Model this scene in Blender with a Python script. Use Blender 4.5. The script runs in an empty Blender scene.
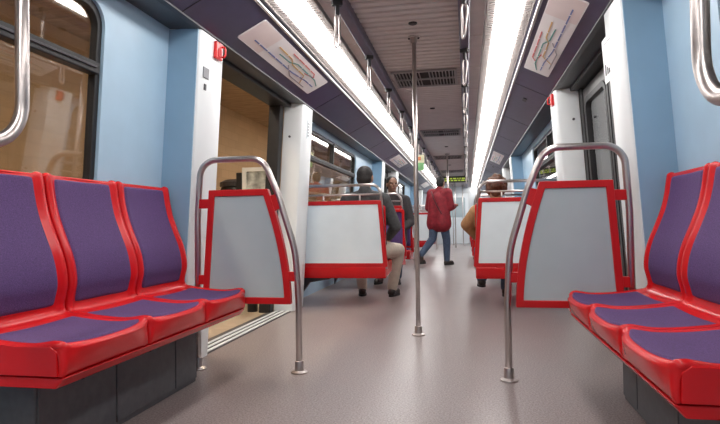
import bpy, bmesh, math, random
from mathutils import Vector, Matrix
random.seed(7)
PI = math.pi
COL = bpy.context.scene.collection
SC = bpy.context.scene

# ------------------------------------------------------------------ materials
def mat(name, col, rough=.5, metal=0., spec=.5, noise=None, bump=None, coat=0., sheen=0.):
    m = bpy.data.materials.new(name); m.use_nodes = True
    nt = m.node_tree; b = nt.nodes['Principled BSDF']
    b.inputs['Base Color'].default_value = (*col, 1)
    b.inputs['Roughness'].default_value = rough
    b.inputs['Metallic'].default_value = metal
    b.inputs['Specular IOR Level'].default_value = spec
    b.inputs['Coat Weight'].default_value = coat
    b.inputs['Coat Roughness'].default_value = .08
    b.inputs['Sheen Weight'].default_value = sheen
    if noise or bump:
        tc = nt.nodes.new('ShaderNodeTexCoord')
    if noise:                                   # (scale, amount, detail[, stretch])
        mp = nt.nodes.new('ShaderNodeMapping')
        if len(noise) > 3: mp.inputs['Scale'].default_value = noise[3]
        nz = nt.nodes.new('ShaderNodeTexNoise'); nz.inputs['Scale'].default_value = noise[0]
        nz.inputs['Detail'].default_value = noise[2]
        rp = nt.nodes.new('ShaderNodeValToRGB')
        lo = [max(0, c*(1-noise[1])) for c in col]; hi = [min(1, c*(1+noise[1])) for c in col]
        rp.color_ramp.elements[0].position = .32; rp.color_ramp.elements[1].position = .68
        rp.color_ramp.elements[0].color = (*lo, 1); rp.color_ramp.elements[1].color = (*hi, 1)
        nt.links.new(tc.outputs['Object'], mp.inputs['Vector']); nt.links.new(mp.outputs['Vector'], nz.inputs['Vector'])
        nt.links.new(nz.outputs['Fac'], rp.inputs['Fac']); nt.links.new(rp.outputs['Color'], b.inputs['Base Color'])
    if bump:                                    # (scale, strength)
        n2 = nt.nodes.new('ShaderNodeTexNoise'); n2.inputs['Scale'].default_value = bump[0]
        bp = nt.nodes.new('ShaderNodeBump'); bp.inputs['Strength'].default_value = bump[1]; bp.inputs['Distance'].default_value = .002
        nt.links.new(tc.outputs['Object'], n2.inputs['Vector']); nt.links.new(n2.outputs['Fac'], bp.inputs['Height'])
        nt.links.new(bp.outputs['Normal'], b.inputs['Normal'])
    return m

def emit(name, col, s):
    m = bpy.data.materials.new(name); m.use_nodes = True
    b = m.node_tree.nodes['Principled BSDF']
    b.inputs['Base Color'].default_value = (*[c*.5 for c in col], 1)
    b.inputs['Emission Color'].default_value = (*col, 1); b.inputs['Emission Strength'].default_value = s
    return m

def glass(name, tint, ior, refl=1.0):
    m = bpy.data.materials.new(name); m.use_nodes = True; nt = m.node_tree
    nt.nodes.remove(nt.nodes['Principled BSDF']); out = nt.nodes['Material Output']
    t = nt.nodes.new('ShaderNodeBsdfTransparent'); t.inputs['Color'].default_value = (*tint, 1)
    g = nt.nodes.new('ShaderNodeBsdfGlossy'); g.inputs['Roughness'].default_value = .02
    g.inputs['Color'].default_value = (refl, refl, refl, 1)
    lw = nt.nodes.new('ShaderNodeLayerWeight'); lw.inputs['Blend'].default_value = .5
    pw = nt.nodes.new('ShaderNodeMath'); pw.operation = 'POWER'; pw.inputs[1].default_value = 3.0
    f = nt.nodes.new('ShaderNodeMapRange'); f.inputs['To Min'].default_value = ior; f.inputs['To Max'].default_value = .6
    nt.links.new(lw.outputs['Facing'], pw.inputs[0]); nt.links.new(pw.outputs[0], f.inputs['Value'])
    x = nt.nodes.new('ShaderNodeMixShader')
    nt.links.new(f.outputs[0], x.inputs[0]); nt.links.new(t.outputs[0], x.inputs[1]); nt.links.new(g.outputs[0], x.inputs[2])
    nt.links.new(x.outputs[0], out.inputs['Surface'])
    return m

M = {}
def floor_mat():
    m = mat('speckled_vinyl', (.27, .235, .235), .38, 0, .5)
    nt = m.node_tree; b = nt.nodes['Principled BSDF']
    tc = nt.nodes.new('ShaderNodeTexCoord')
    n1 = nt.nodes.new('ShaderNodeTexNoise'); n1.inputs['Scale'].default_value = 120; n1.inputs['Detail'].default_value = 5; n1.inputs['Roughness'].default_value = .75
    r1 = nt.nodes.new('ShaderNodeValToRGB')
    e = r1.color_ramp.elements
    e[0].position = .36; e[0].color = (.125, .101, .098, 1); e[1].position = .64; e[1].color = (.43, .365, .35, 1)
    n2 = nt.nodes.new('ShaderNodeTexNoise'); n2.inputs['Scale'].default_value = 1.7; n2.inputs['Detail'].default_value = 5
    r2 = nt.nodes.new('ShaderNodeValToRGB'); r2.color_ramp.elements[0].color = (.86, .86, .86, 1); r2.color_ramp.elements[1].color = (1.08, 1.06, 1.06, 1)
    mx = nt.nodes.new('ShaderNodeMix'); mx.data_type = 'RGBA'; mx.blend_type = 'MULTIPLY'; mx.inputs['Factor'].default_value = 1
    r3 = nt.nodes.new('ShaderNodeMapRange'); r3.inputs['To Min'].default_value = .25; r3.inputs['To Max'].default_value = .42
    for n in (n1, n2): nt.links.new(tc.outputs['Object'], n.inputs['Vector'])
    nt.links.new(n1.outputs['Fac'], r1.inputs['Fac']); nt.links.new(n2.outputs['Fac'], r2.inputs['Fac'])
    nt.links.new(r1.outputs['Color'], mx.inputs['A']); nt.links.new(r2.outputs['Color'], mx.inputs['B'])
    nt.links.new(mx.outputs['Result'], b.inputs['Base Color'])
    nt.links.new(n2.outputs['Fac'], r3.inputs['Value']); nt.links.new(r3.outputs['Result'], b.inputs['Roughness'])
    return m
M['floor'] = floor_mat()
M['blue'] = mat('pale_blue_panel', (.42, .60, .75), .35, noise=(6, .03, 2))
M['deepblue'] = mat('mid_blue_panel', (.26, .42, .57), .38, noise=(6, .03, 2))
M['white'] = mat('white_enamel', (.80, .83, .84), .3, noise=(4, .02, 2))
M['purple'] = mat('dark_purple_panel', (.042, .035, .085), .36, noise=(9, .10, 3))
M['soffit'] = mat('dark_grey_soffit', (.045, .045, .052), .4, noise=(8, .1, 2))
M['ceil'] = mat('taupe_ceiling', (.62, .55, .53), .5, noise=(7, .05, 2))
M['ceilgroove'] = mat('groove_dark', (.07, .06, .06), .6, noise=(7, .1, 2))
M['beam'] = mat('plum_grey_beam', (.12, .10, .15), .4, noise=(9, .08, 2))
M['steel'] = mat('brushed_steel', (.56, .505, .485), .30, 1, noise=(3, .06, 3, (30, 30, 1)))
M['alu'] = mat('satin_aluminium', (.72, .70, .69), .35, 1, noise=(4, .05, 2))
M['red'] = mat('glossy_red_plastic', (.66, .010, .014), .27, spec=.35, coat=.08, noise=(5, .05, 2))
M['redframe'] = mat('red_frame_paint', (.55, .011, .015), .38, spec=.35, noise=(5, .05, 2))
M['pad'] = mat('purple_moquette', (.100, .050, .165), .8, noise=(260, .30, 2), bump=(320, .5))
M['greypanel'] = mat('grey_laminate', (.44, .52, .54), .42, noise=(5, .03, 3))
M['whitepanel'] = mat('white_laminate', (.80, .88, .92), .40, noise=(5, .025, 3))
M['pedestal'] = mat('charcoal_pedestal', (.085, .085, .092), .5, noise=(30, .12, 3))
M['black'] = mat('black_rubber', (.013, .012, .013), .45, noise=(20, .15, 2))
M['darkmetal'] = mat('dark_bracket', (.06, .055, .06), .45, .3, noise=(20, .15, 2))
M['grille'] = mat('grille_grey', (.34, .31, .31), .5, noise=(12, .08, 2))
M['vent_back'] = mat('vent_black', (.02, .018, .018), .8, noise=(12, .1, 2))
M['diff'] = emit('lit_diffuser', (1.0, .975, .955), 13.0)
M['louver'] = mat('white_louver', (.42, .385, .37), .4, noise=(5, .04, 2))
M['glass'] = glass('window_glass', (.92, .91, .89), .07)
M['glassdark'] = glass('door_glass', (.80, .81, .82), .10)
M['mapboard'] = mat('map_white', (.86, .82, .82), .3, noise=(3, .04, 2))
M['mappink'] = mat('map_pink', (.82, .70, .68), .3, noise=(3, .06, 2))
for k, c in dict(mblue=(.10, .17, .42), mred=(.70, .16, .16), mgreen=(.08, .33, .30), myellow=(.70, .42, .14), mgrey=(.35, .32, .34)).items():
    M[k] = mat('map_'+k[1:], c, .35, noise=(20, .05, 2))
M['ink'] = mat('dark_ink', (.06, .06, .07), .5, noise=(20, .1, 2))
M['sensor'] = mat('grey_socket', (.22, .22, .24), .4, noise=(20, .1, 2))
M['handle_red'] = mat('emergency_red', (.75, .03, .03), .3, noise=(15, .08, 2))
M['platfloor'] = mat('platform_stone', (.40, .31, .22), .5, noise=(9, .10, 4))
M['platceil'] = mat('station_ceiling', (.42, .30, .20), .7, noise=(2.5, .22, 4, (1, 6, 1)))
M['tunnel'] = mat('tunnel_concrete', (.06, .052, .05), .8, noise=(1.8, .5, 4))
M['hair_dark'] = mat('dark_hair', (.018, .014, .013), .6, noise=(60, .4, 3), bump=(120, .8))
M['hair_brown'] = mat('auburn_hair', (.115, .045, .022), .55, noise=(60, .4, 3), bump=(120, .8))
M['skin_tan'] = mat('tan_skin', (.42, .23, .15), .5, noise=(14, .06, 3))
M['skin_dark'] = mat('brown_skin', (.27, .14, .09), .5, noise=(14, .08, 3))
M['jacket'] = mat('charcoal_wool', (.068, .07, .072), .85, noise=(45, .22, 4), bump=(60, .7))
M['darkcoat'] = mat('dark_brown_coat', (.04, .034, .036), .8, noise=(45, .2, 3), bump=(60, .5))
M['redcoat'] = mat('crimson_coat', (.25, .010, .02), .7, noise=(18, .2, 4), bump=(26, .6))
M['tancoat'] = mat('tan_coat', (.42, .22, .10), .8, noise=(30, .14, 4), bump=(40, .6))
M['khaki'] = mat('khaki_cotton', (.60, .51, .42), .85, noise=(20, .09, 4), bump=(30, .7))
M['jeans'] = mat('blue_denim', (.06, .085, .14), .85, noise=(40, .2, 3), bump=(50, .5))
M['shirt'] = mat('white_shirt', (.78, .77, .75), .7, noise=(20, .03, 3))
M['shoe'] = mat('dark_brown_leather', (.035, .024, .02), .45, noise=(30, .2, 3))
M['sole'] = mat('rubber_sole', (.02, .02, .02), .7, noise=(30, .2, 2))
M['strapcloth'] = mat('bag_strap', (.10, .01, .015), .7, noise=(40, .2, 2))
M['eye'] = mat('eye_dark', (.012, .01, .01), .25, noise=(40, .1, 2))
M['lip'] = mat('lip', (.25, .08, .07), .45, noise=(40, .1, 2))
M['ledcase'] = mat('sign_case', (.03, .03, .032), .4, noise=(20, .1, 2))
M['led'] = emit('led_yellow_green', (.55, .70, .08), .5)
M['adgreen'] = mat('placard_green', (.22, .50, .20), .5, noise=(9, .25, 3))
M['adcream'] = mat('placard_cream', (.78, .76, .50), .5, noise=(9, .08, 3))
M['adred'] = mat('placard_orange', (.62, .20, .08), .5, noise=(9, .1, 3))
M['leaf'] = mat('dark_grey_door_leaf', (.08, .072, .07), .35, noise=(8, .1, 2))
M['endwall'] = mat('pale_grey_end_wall', (.60, .62, .63), .4, noise=(5, .04, 2))
M['kiosk_white'] = mat('kiosk_frame_white', (.85, .85, .83), .4, noise=(9, .03, 2))
M['poster'] = mat('poster_print', (.42, .44, .42), .4, noise=(7, .8, 3))

def tile_mat():
    m = mat('station_wall_tan', (.42, .27, .15), .55)
    nt = m.node_tree; b = nt.nodes['Principled BSDF']
    tc = nt.nodes.new('ShaderNodeTexCoord'); mp = nt.nodes.new('ShaderNodeMapping'); mp.inputs['Rotation'].default_value = (0, PI/2, PI/2)
    br = nt.nodes.new('ShaderNodeTexBrick'); br.inputs['Scale'].default_value = 1.3
    br.inputs['Color1'].default_value = (.56, .37, .21, 1); br.inputs['Color2'].default_value = (.50, .33, .185, 1)
    br.inputs['Mortar'].default_value = (.47, .31, .17, 1); br.inputs['Mortar Size'].default_value = .008
    nt.links.new(tc.outputs['Object'], mp.inputs[0]); nt.links.new(mp.outputs[0], br.inputs['Vector'])
    nt.links.new(br.outputs['Color'], b.inputs['Base Color'])
    return m
M['tile'] = tile_mat()

# ------------------------------------------------------------------ mesh helpers
class MB:
    def __init__(s): s.v = []; s.f = []
    def add(s, vs, fs):
        n = len(s.v); s.v += [tuple(v) for v in vs]; s.f += [tuple(i+n for i in f) for f in fs]; return s
    def box(s, x0, x1, y0, y1, z0, z1):
        vs = [(x, y, z) for z in (z0, z1) for y in (y0, y1) for x in (x0, x1)]
        return s.add(vs, [(0, 2, 3, 1), (4, 5, 7, 6), (0, 1, 5, 4), (2, 6, 7, 3), (0, 4, 6, 2), (1, 3, 7, 5)])
    def prism(s, poly, a, b, fn):
        """poly: 2D points; extruded between parameters a and b, fn(p, t) -> 3D"""
        n = len(poly)
        vs = [fn(p, a) for p in poly]+[fn(p, b) for p in poly]
        fs = [(i, (i+1) % n, n+(i+1) % n, n+i) for i in range(n)]+[tuple(range(n-1, -1, -1)), tuple(range(n, 2*n))]
        return s.add(vs, fs)
    def grid(s, fn, nu, nv):
        vs = [fn(i/nu, j/nv) for j in range(nv+1) for i in range(nu+1)]
        fs = [(j*(nu+1)+i, j*(nu+1)+i+1, (j+1)*(nu+1)+i+1, (j+1)*(nu+1)+i) for j in range(nv) for i in range(nu)]
        return s.add(vs, fs)
    def tube(s, pts, r, seg=14, closed=False, cap=True):
        pts = [Vector(p) for p in pts]; n = len(pts); rs = r if isinstance(r, (list, tuple)) else [r]*n
        tans = []
        for i in range(n):
            a = pts[(i-1) % n] if (closed or i > 0) else pts[i]; b = pts[(i+1) % n] if (closed or i < n-1) else pts[i]
            tans.append((b-a).normalized())
        up = Vector((0, 0, 1)) if abs(tans[0].z) < .9 else Vector((1, 0, 0))
        nx = tans[0].cross(up).normalized(); vs = []
        for i in range(n):
            nx = (nx-tans[i]*nx.dot(tans[i])).normalized(); ny = tans[i].cross(nx)
            for k in range(seg):
                a = 2*PI*k/seg; vs.append(pts[i]+(nx*math.cos(a)+ny*math.sin(a))*rs[i])
        fs = []
        for i in range(n if closed else n-1):
            for k in range(seg):
                j = (i+1) % n
                fs.append((i*seg+k, i*seg+(k+1) % seg, j*seg+(k+1) % seg, j*seg+k))
        if cap and not closed:
            fs += [tuple(range(seg-1, -1, -1)), tuple((n-1)*seg+k for k in range(seg))]
        return s.add(vs, fs)
    def lathe(s, prof, c, seg=24):
        vs = []; n = len(prof)
        for r, z in prof:
            for k in range(seg):
                a = 2*PI*k/seg; vs.append((c[0]+r*math.cos(a), c[1]+r*math.sin(a), c[2]+z))
        fs = [(i*seg+k, i*seg+(k+1) % seg, (i+1)*seg+(k+1) % seg, (i+1)*seg+k) for i in range(n-1) for k in range(seg)]
        fs += [tuple(range(seg-1, -1, -1)), tuple((n-1)*seg+k for k in range(seg))]
        return s.add(vs, fs)
    def ball(s, c, r, nu=16, nv=10, rot=None):
        if not isinstance(r, (tuple, list)): r = (r, r, r)
        vs = []; fs = []
        for j in range(1, nv):
            t = PI*j/nv
            for i in range(nu):
                p = 2*PI*i/nu; vs.append(Vector((r[0]*math.sin(t)*math.cos(p), r[1]*math.sin(t)*math.sin(p), r[2]*math.cos(t))))
        vs += [Vector((0, 0, r[2])), Vector((0, 0, -r[2]))]; T = len(vs)-2
        for j in range(nv-2):
            for i in range(nu): fs.append((j*nu+i, (j+1)*nu+i, (j+1)*nu+(i+1) % nu, j*nu+(i+1) % nu))
        for i in range(nu):
            fs.append((T, i, (i+1) % nu)); fs.append((T+1, (nv-2)*nu+(i+1) % nu, (nv-2)*nu+i))
        if rot: vs = [rot @ v for v in vs]
        return s.add([v+Vector(c) for v in vs], fs)
    def cone(s, a, ra, b, rb):
        """round cone: tapered tube with ball ends"""
        a = Vector(a); b = Vector(b); d = b-a; L = d.length
        if L > 1e-5: s.tube([a+d*t for t in (0, .33, .67, 1)], [ra+(rb-ra)*t for t in (0, .33, .67, 1)], 14)
        s.ball(a, ra, 14, 10); return s.ball(b, rb, 14, 10)
    def build(s, name, m, parent=None, smooth=False, bevel=0, seg=2, solid=None, auto=None):
        me = bpy.data.meshes.new(name); me.from_pydata(s.v, [], s.f); me.materials.append(m); me.validate()
        bm = bmesh.new(); bm.from_mesh(me); bmesh.ops.recalc_face_normals(bm, faces=bm.faces); bm.to_mesh(me); bm.free()
        if smooth:
            for p in me.polygons: p.use_smooth = True
        o = bpy.data.objects.new(name, me); COL.objects.link(o)
        if parent: o.parent = parent
        if solid:
            md = o.modifiers.new('s', 'SOLIDIFY'); md.thickness = solid[0]; md.offset = solid[1]
        if bevel:
            md = o.modifiers.new('b', 'BEVEL'); md.width = bevel; md.segments = seg; md.limit_method = 'ANGLE'; md.angle_limit = .6
            for p in me.polygons: p.use_smooth = True
            md.harden_normals = True
        return o

def rounded_path(pts, rad, n=10):
    pts = [Vector(p) for p in pts]; rads = rad if isinstance(rad, (list, tuple)) else [rad]*(len(pts)-2)
    out = [pts[0]]
    for i in range(1, len(pts)-1):
        a, b, c = pts[i-1], pts[i], pts[i+1]; u = (a-b).normalized(); v = (c-b).normalized()
        ang = u.angle(v); t = rads[i-1]/math.tan(ang/2)
        p0 = b+u*t; p1 = b+v*t
        w = (u+v).normalized(); cen = b+w*(rads[i-1]/math.sin(ang/2))
        e0 = p0-cen; e1 = p1-cen; th = e0.angle(e1)
        for k in range(n+1):
            q = k/n
            out.append(cen+(e0*math.sin((1-q)*th)+e1*math.sin(q*th))/math.sin(th))
    return out+[pts[-1]]

def rrect(a0, a1, b0, b1, r, n=6, radii=None):
    """rounded rectangle, counter clockwise from the lower right corner; radii=(lr, ur, ul, ll)"""
    R = radii or (r,)*4; out = []
    for (cx, cy, st, q) in ((a1-R[0], b0+R[0], -90, R[0]), (a1-R[1], b1-R[1], 0, R[1]), (a0+R[2], b1-R[2], 90, R[2]), (a0+R[3], b0+R[3], 180, R[3])):
        for k in range(n+1):
            t = math.radians(st+90*k/n); out.append((cx+q*math.cos(t), cy+q*math.sin(t)))
    return out

def ring_prism(mb, outer, inner, a, b, fn):
    n = len(outer)
    vs = [fn(p, a) for p in outer]+[fn(p, a) for p in inner]+[fn(p, b) for p in outer]+[fn(p, b) for p in inner]
    fs = []
    for i in range(n):
        j = (i+1) % n
        fs += [(i, j, n+j, n+i), (2*n+i, 3*n+i, 3*n+j, 2*n+j), (i, 2*n+i, 2*n+j, j), (n+i, n+j, 3*n+j, 3*n+i)]
    return mb.add(vs, fs)

def tag(o, label=None, cat=None, group=None, kind=None):
    if label: o['label'] = label
    if cat: o['category'] = cat
    if group: o['group'] = group
    if kind: o['kind'] = kind
    return o
def thing(name, label, cat, loc=(0, 0, 0), rz=0, group=None):
    o = bpy.data.objects.new(name, None); COL.objects.link(o); o.location = loc; o.rotation_euler = (0, 0, rz); o.empty_display_size = .1
    return tag(o, label, cat, group)
def struct(o, label=None): o['kind'] = 'structure'; return tag(o, label)
def dup(root, loc, rz=None, label=None, group=None):
    r = root.copy(); COL.objects.link(r); r.location = loc
    if rz is not None: r.rotation_euler = (0, 0, rz)
    tag(r, label, None, group)
    for ch in list(root.children):
        c = ch.copy(); COL.objects.link(c); c.parent = r
        for g in list(ch.children):
            d = g.copy(); COL.objects.link(d); d.parent = c
    return r

# ------------------------------------------------------------------ the car's cross-section
def wx(z): return 1.36-.065*(z-.97)          # window wall, leaning in towards the roof
def px(z): return 1.17-.065*(z-.97)          # inner face of the door pillars
Y0, Y1 = -1.6, 21.4
P = 7.0                                      # spacing of the door bays
ZC = 2.13
SIDE = {-1: 'left', 1: 'right'}

struct(MB().box(-1.42, 1.42, Y0, Y1, -.06, 0).build('floor', M['floor']), 'speckled mauve grey vinyl floor')

# ceiling: ribbed centre panel with transverse grooves, plain side panels
c = MB().box(-1.45, 1.45, Y0, Y1, 2.18, 2.24)
struct(c.build('ceiling', M['ceilgroove']), 'ceiling')
def slats(x0, x1, pitch, gap, name, m, z0=2.150, z1=2.185):
    mb = MB(); y = Y0+.02
    while y < Y1-.1:
        mb.prism([(y, z1), (y, z0+.006), (y+.008, z0), (y+pitch-gap-.008, z0), (y+pitch-gap, z0+.006), (y+pitch-gap, z1)], x0, x1, lambda p, t: (t, p[0], p[1]))
        y += pitch
    return struct(mb.build(name, m))
slats(-.325, .325, .088, .020, 'ceiling_centre', M['ceil']).__setitem__('label', 'ribbed taupe centre strip of the ceiling')
for s in (-1, 1):
    a, b = sorted((s*.395, s*.488))
    slats(a, b, .80, .006, 'ceiling_'+SIDE[s], M['ceil'], 2.122, 2.185)

# light strips
def light_strip(s):
    t = thing('light_strip', f'long glowing white light strip on the {SIDE[s]} side of the ceiling', 'light', (s*.635, 0, 2.11), 0, 'ceiling light strips')
    y = Y0+.02
    while y < Y1-.3:
        y1 = min(y+1.6, Y1-.02)
        MB().prism([(-.082, .02), (-.082, .0), (-.072, -.016), (-.05, -.028), (-.02, -.034), (.02, -.034), (.05, -.028), (.072, -.016), (.082, .0), (.082, .02)], y+.006, y1-.006, lambda p, q: (p[0], q, p[1])).build('diffuser', M['diff'], t)
        y = y1
    for e in (-1, 1):
        mb = MB(); y = Y0+.02
        w = .055
        while y < Y1-.05:
            a, b = sorted((e*.085, e*(.085+w)))
            mb.box(a, b, y, y+.018, -.004, .03); y += .036
        a, b = sorted((e*(.085+w-.006), e*(.085+w)))
        mb.box(a, b, Y0+.02, Y1-.02, -.01, .03)
        mb.build('louver', M['louver'], t)
    return t
for s in (-1, 1): light_strip(s)

# sloping dark panels between the light strips and the side walls
n_trim = 0
def trim(o, label=None):
    global n_trim
    n_trim += 1; o.name = f'trim_{n_trim}'; return struct(o, label)
for s in (-1, 1):
    poly = [(.805, 2.08), (1.105, 1.93), (1.105, 1.96), (1.00, 2.18), (.805, 2.18)]
    trim(MB().prism(poly, Y0, Y1, lambda p, q: (s*p[0], q, p[1])).build('panel', M['purple']), f'sloping dark purple panel above the {SIDE[s]} wall')
    poly = [(1.10, 1.922), (1.13, 1.918), (1.40, 1.94), (1.40, 2.18), (1.10, 2.18)]
    trim(MB().prism(poly, Y0, Y1, lambda p, q: (s*p[0], q, p[1])).build('soffit', M['soffit']), f'dark grey ledge under the {SIDE[s]} sloping panel')
    trim(MB().tube([(s*.798, Y0, 2.08), (s*.798, Y1, 2.08)], .010, 10).build('edge', M['alu'], smooth=True), f'light metal edge strip above the {SIDE[s]} sloping panel')
    # seams across the panel
    mb = MB()
    for y in [2.7, 5.3, 6.9, 8.4, 9.9, 12.3, 13.9, 15.4, 16.9, 19.3]:
        mb.prism([(.81, 2.0785), (1.102, 1.9325), (1.102, 1.9290), (.81, 2.0750)], y, y+.006, lambda p, q: (s*p[0], q, p[1]))
    trim(mb.build('seam', M['black']), f'panel joints of the {SIDE[s]} sloping panel')

# side walls with window openings
def wall_piece(s, y0, y1, holes, m, name):
    mb = MB()
    fn = lambda p, t: (s*(wx(p[1])+t), p[0], p[1])
    if not holes:
        mb.prism([(y0, 0), (y1, 0), (y1, 1.95), (y0, 1.95)], 0, .05, fn)
    edges = [y0]+[(holes[i][1]+holes[i+1][0])/2 for i in range(len(holes)-1)]+[y1] if holes else []
    for i, (h0, h1, z0, z1) in enumerate(holes):
        inner = rrect(h0, h1, z0, z1, .11)
        a0, a1 = edges[i], edges[i+1]; outer = []
        n = len(inner)//4
        for k, p in enumerate(inner):                # matching points on the outer rectangle
            q = k//n; corner = ((a1, 0), (a1, 1.95), (a0, 1.95), (a0, 0))[q]; f = (k % n)/(n-1)
            if q == 0: outer.append((p[0]+(a1-p[0])*min(1, 2*f), 0) if f < .5 else (a1, p[1]*(2*f-1)))
            elif q == 1: outer.append((a1, 1.95-(1.95-p[1])*max(0, 1-2*f)) if f < .5 else (a1-(a1-p[0])*(2*f-1), 1.95))
            elif q == 2: outer.append((a0+(p[0]-a0)*max(0, 1-2*f), 1.95) if f < .5 else (a0, 1.95-(1.95-p[1])*(2*f-1)))
            else: outer.append((a0, p[1]*max(0, 1-2*f)) if f < .5 else (a0+(p[0]-a0)*(2*f-1), 0))
        ring_prism(mb, outer, inner, 0, .05, fn)
    return struct(mb.build(name, m))

WZ0, WZ1, WT = .93, 1.85, 1.545
n_win = 0
def window(s, y0, y1, mull=None, label=None):
    global n_win
    n_win += 1
    fn = lambda p, t: (s*(wx(p[1])+t), p[0], p[1])
    o = MB(); ring_prism(o, rrect(y0-.002, y1+.002, WZ0-.002, WZ1+.002, .112), rrect(y0+.032, y1-.032, WZ0+.032, WZ1-.032, .085), -.014+.03, .055, fn)
    w = o.build(f'window_{n_win}', M['black'], bevel=.004); struct(w, label)
    g = MB().prism(rrect(y0+.01, y1-.01, WZ0+.01, WZ1-.01, .09), .040, .045, fn); g.build('glass', M['glass'], w)
    MB().prism([(y0+.02, WT-.028), (y1-.02, WT-.028), (y1-.02, WT+.028), (y0+.02, WT+.028)], -.0, .052, fn).build('transom', M['black'], w, bevel=.006)
    MB().prism([(y0+.05, WT-.006), (y1-.05, WT-.006), (y1-.05, WT+.006), (y0+.05, WT+.006)], -.008, .004, fn).build('transom_groove', M['darkmetal'], w, bevel=.003)
    for ym in (mull or []):
        MB().prism([(ym-.022, WT), (ym+.022, WT), (ym+.022, WZ1-.02), (ym-.022, WZ1-.02)], -.0, .052, fn).build('mullion', M['black'], w, bevel=.004)
    return w

ZONES = [(Y0, 2.93, [(-.9, .05), (.25, 2.36)]), (5.30, 9.93, [(5.56, 8.45)]), (12.30, 16.93, [(12.56, 15.45)]), (19.30, Y1, [])]
for s in (-1, 1):
    for i, (a, b, hs) in enumerate(ZONES):
        w = wall_piece(s, a, b, [(h0, h1, WZ0, WZ1) for h0, h1 in hs], M['blue'], 'wall_'+SIDE[s] if i == 0 else f'wall_{SIDE[s]}_{i+1}')
        w['label'] = f'pale blue {SIDE[s]} side wall panel'
        for h0, h1 in hs: window(s, h0, h1, [(h0+h1)/2] if h1-h0 > 2.2 else None, f'black framed window in the {SIDE[s]} wall')

# door pillars
def pillar(s, y0, y1, blue_near, small=False):
    def fn(p, z): return (s*(p[0]+px(z)), p[1], z)
    d = .188 if small else wx(1)-px(1)+.03
    c = .045 if small else .02
    poly = [(d, y0), (c, y0), (c*.3, y0+c*.3), (0, y0+c), (0, y1-.02), (.006, y1-.006), (.02, y1), (d, y1)]
    o = MB().prism(poly, 0, 1.945, fn).build('pillar', M['white'], bevel=.006)
    trim(o, f'white door pillar on the {SIDE[s]}')
    if blue_near:
        q = MB().prism([(.012, y0-.008), (d, y0-.008), (d, y0+.001), (.012, y0+.001)], 0, 1.925, fn).build('blue_side', M['deepblue'])
        trim(q, f'blue side panel of the {SIDE[s]} door pillar')
for n in range(3):
    for s in (-1, 1):
        pillar(s, 2.93+P*n, 3.25+P*n, True)
        pillar(s, 4.97+P*n, 5.30+P*n, False, True)
        # blue far flank of the pillar, facing the next bay
        fn = lambda p, z: (s*(p[0]+px(z)), p[1], z)
        trim(MB().prism([(.012, 5.299+P*n), (.20, 5.299+P*n), (.20, 5.308+P*n), (.012, 5.308+P*n)], 0, 1.925, fn).build('flank', M['deepblue']), f'blue far flank of the {SIDE[s]} door pillar')

# doorways
n_door = 0
def doorway(s, n, closed):
    global n_door
    n_door += 1
    a, b = 3.25+P*n, 4.97+P*n
    fn = lambda p, z: (s*(p[0]+px(z)), p[1], z)
    mb = MB()
    for (p0, p1) in ((a, a+.05), (b-.10, b)):
        mb.prism([(.189, p0), (.30, p0), (.30, p1), (.189, p1)], 0, 1.90, fn)
    mb.prism([(.12, a), (.30, a), (.30, b), (.12, b)], 1.895, 1.93, fn)
    d = mb.build(f'door_{n_door}', M['black'], bevel=.008); struct(d, f'black framed {"closed" if closed else "open"} doorway on the {SIDE[s]}')
    if closed:
        mid = (a+b)/2-.03
        for (p0, p1) in ((a+.05, mid), (mid, b-.10)):
            lf = MB()
            f2 = lambda p, t: (s*(px(p[1])+.20+t), p[0], p[1])
            ring_prism(lf, rrect(p0, p1, .02, 1.875, .02), rrect(p0+.07, p1-.07, .62, 1.77, .07), 0, .04, f2)
            leaf = lf  .build('door_leaf', M['leaf'], d, bevel=.004)
            g = MB(); ring_prism(g, rrect(p0+.045, p1-.045, .595, 1.795, .09), rrect(p0+.085, p1-.085, .635, 1.755, .06), -.006, .046, f2); g.build('window_seal', M['black'], leaf)
            MB().prism(rrect(p0+.06, p1-.06, .61, 1.78, .06), .016, .024, f2).build('glass', M['glassdark'], leaf)
        MB().prism([(mid-.022, .02), (mid+.022, .02), (mid+.022, 1.875), (mid-.022, 1.875)], -.008, .048, f2).build('rubber_edge', M['black'], d)
    # metal sill with three ridges
    x0 = px(0)+.02
    si = MB()
    e = sorted((s*x0, s*(x0+.20)))
    si.box(e[0], e[1], a, b, 0, .004)
    so = trim(si.build('sill', M['darkmetal']), f'metal door sill at the {SIDE[s]} doorway')
    for k in range(3):
        e = sorted((s*(x0+.012+.052*k), s*(x0+.036+.052*k)))
        MB().box(e[0], e[1], a+.01, b-.01, .004, .012)  .build('ridge', M['white'], so, bevel=.003)
for n in range(3):
    doorway(-1, n, n > 0); doorway(1, n, True)

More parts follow.
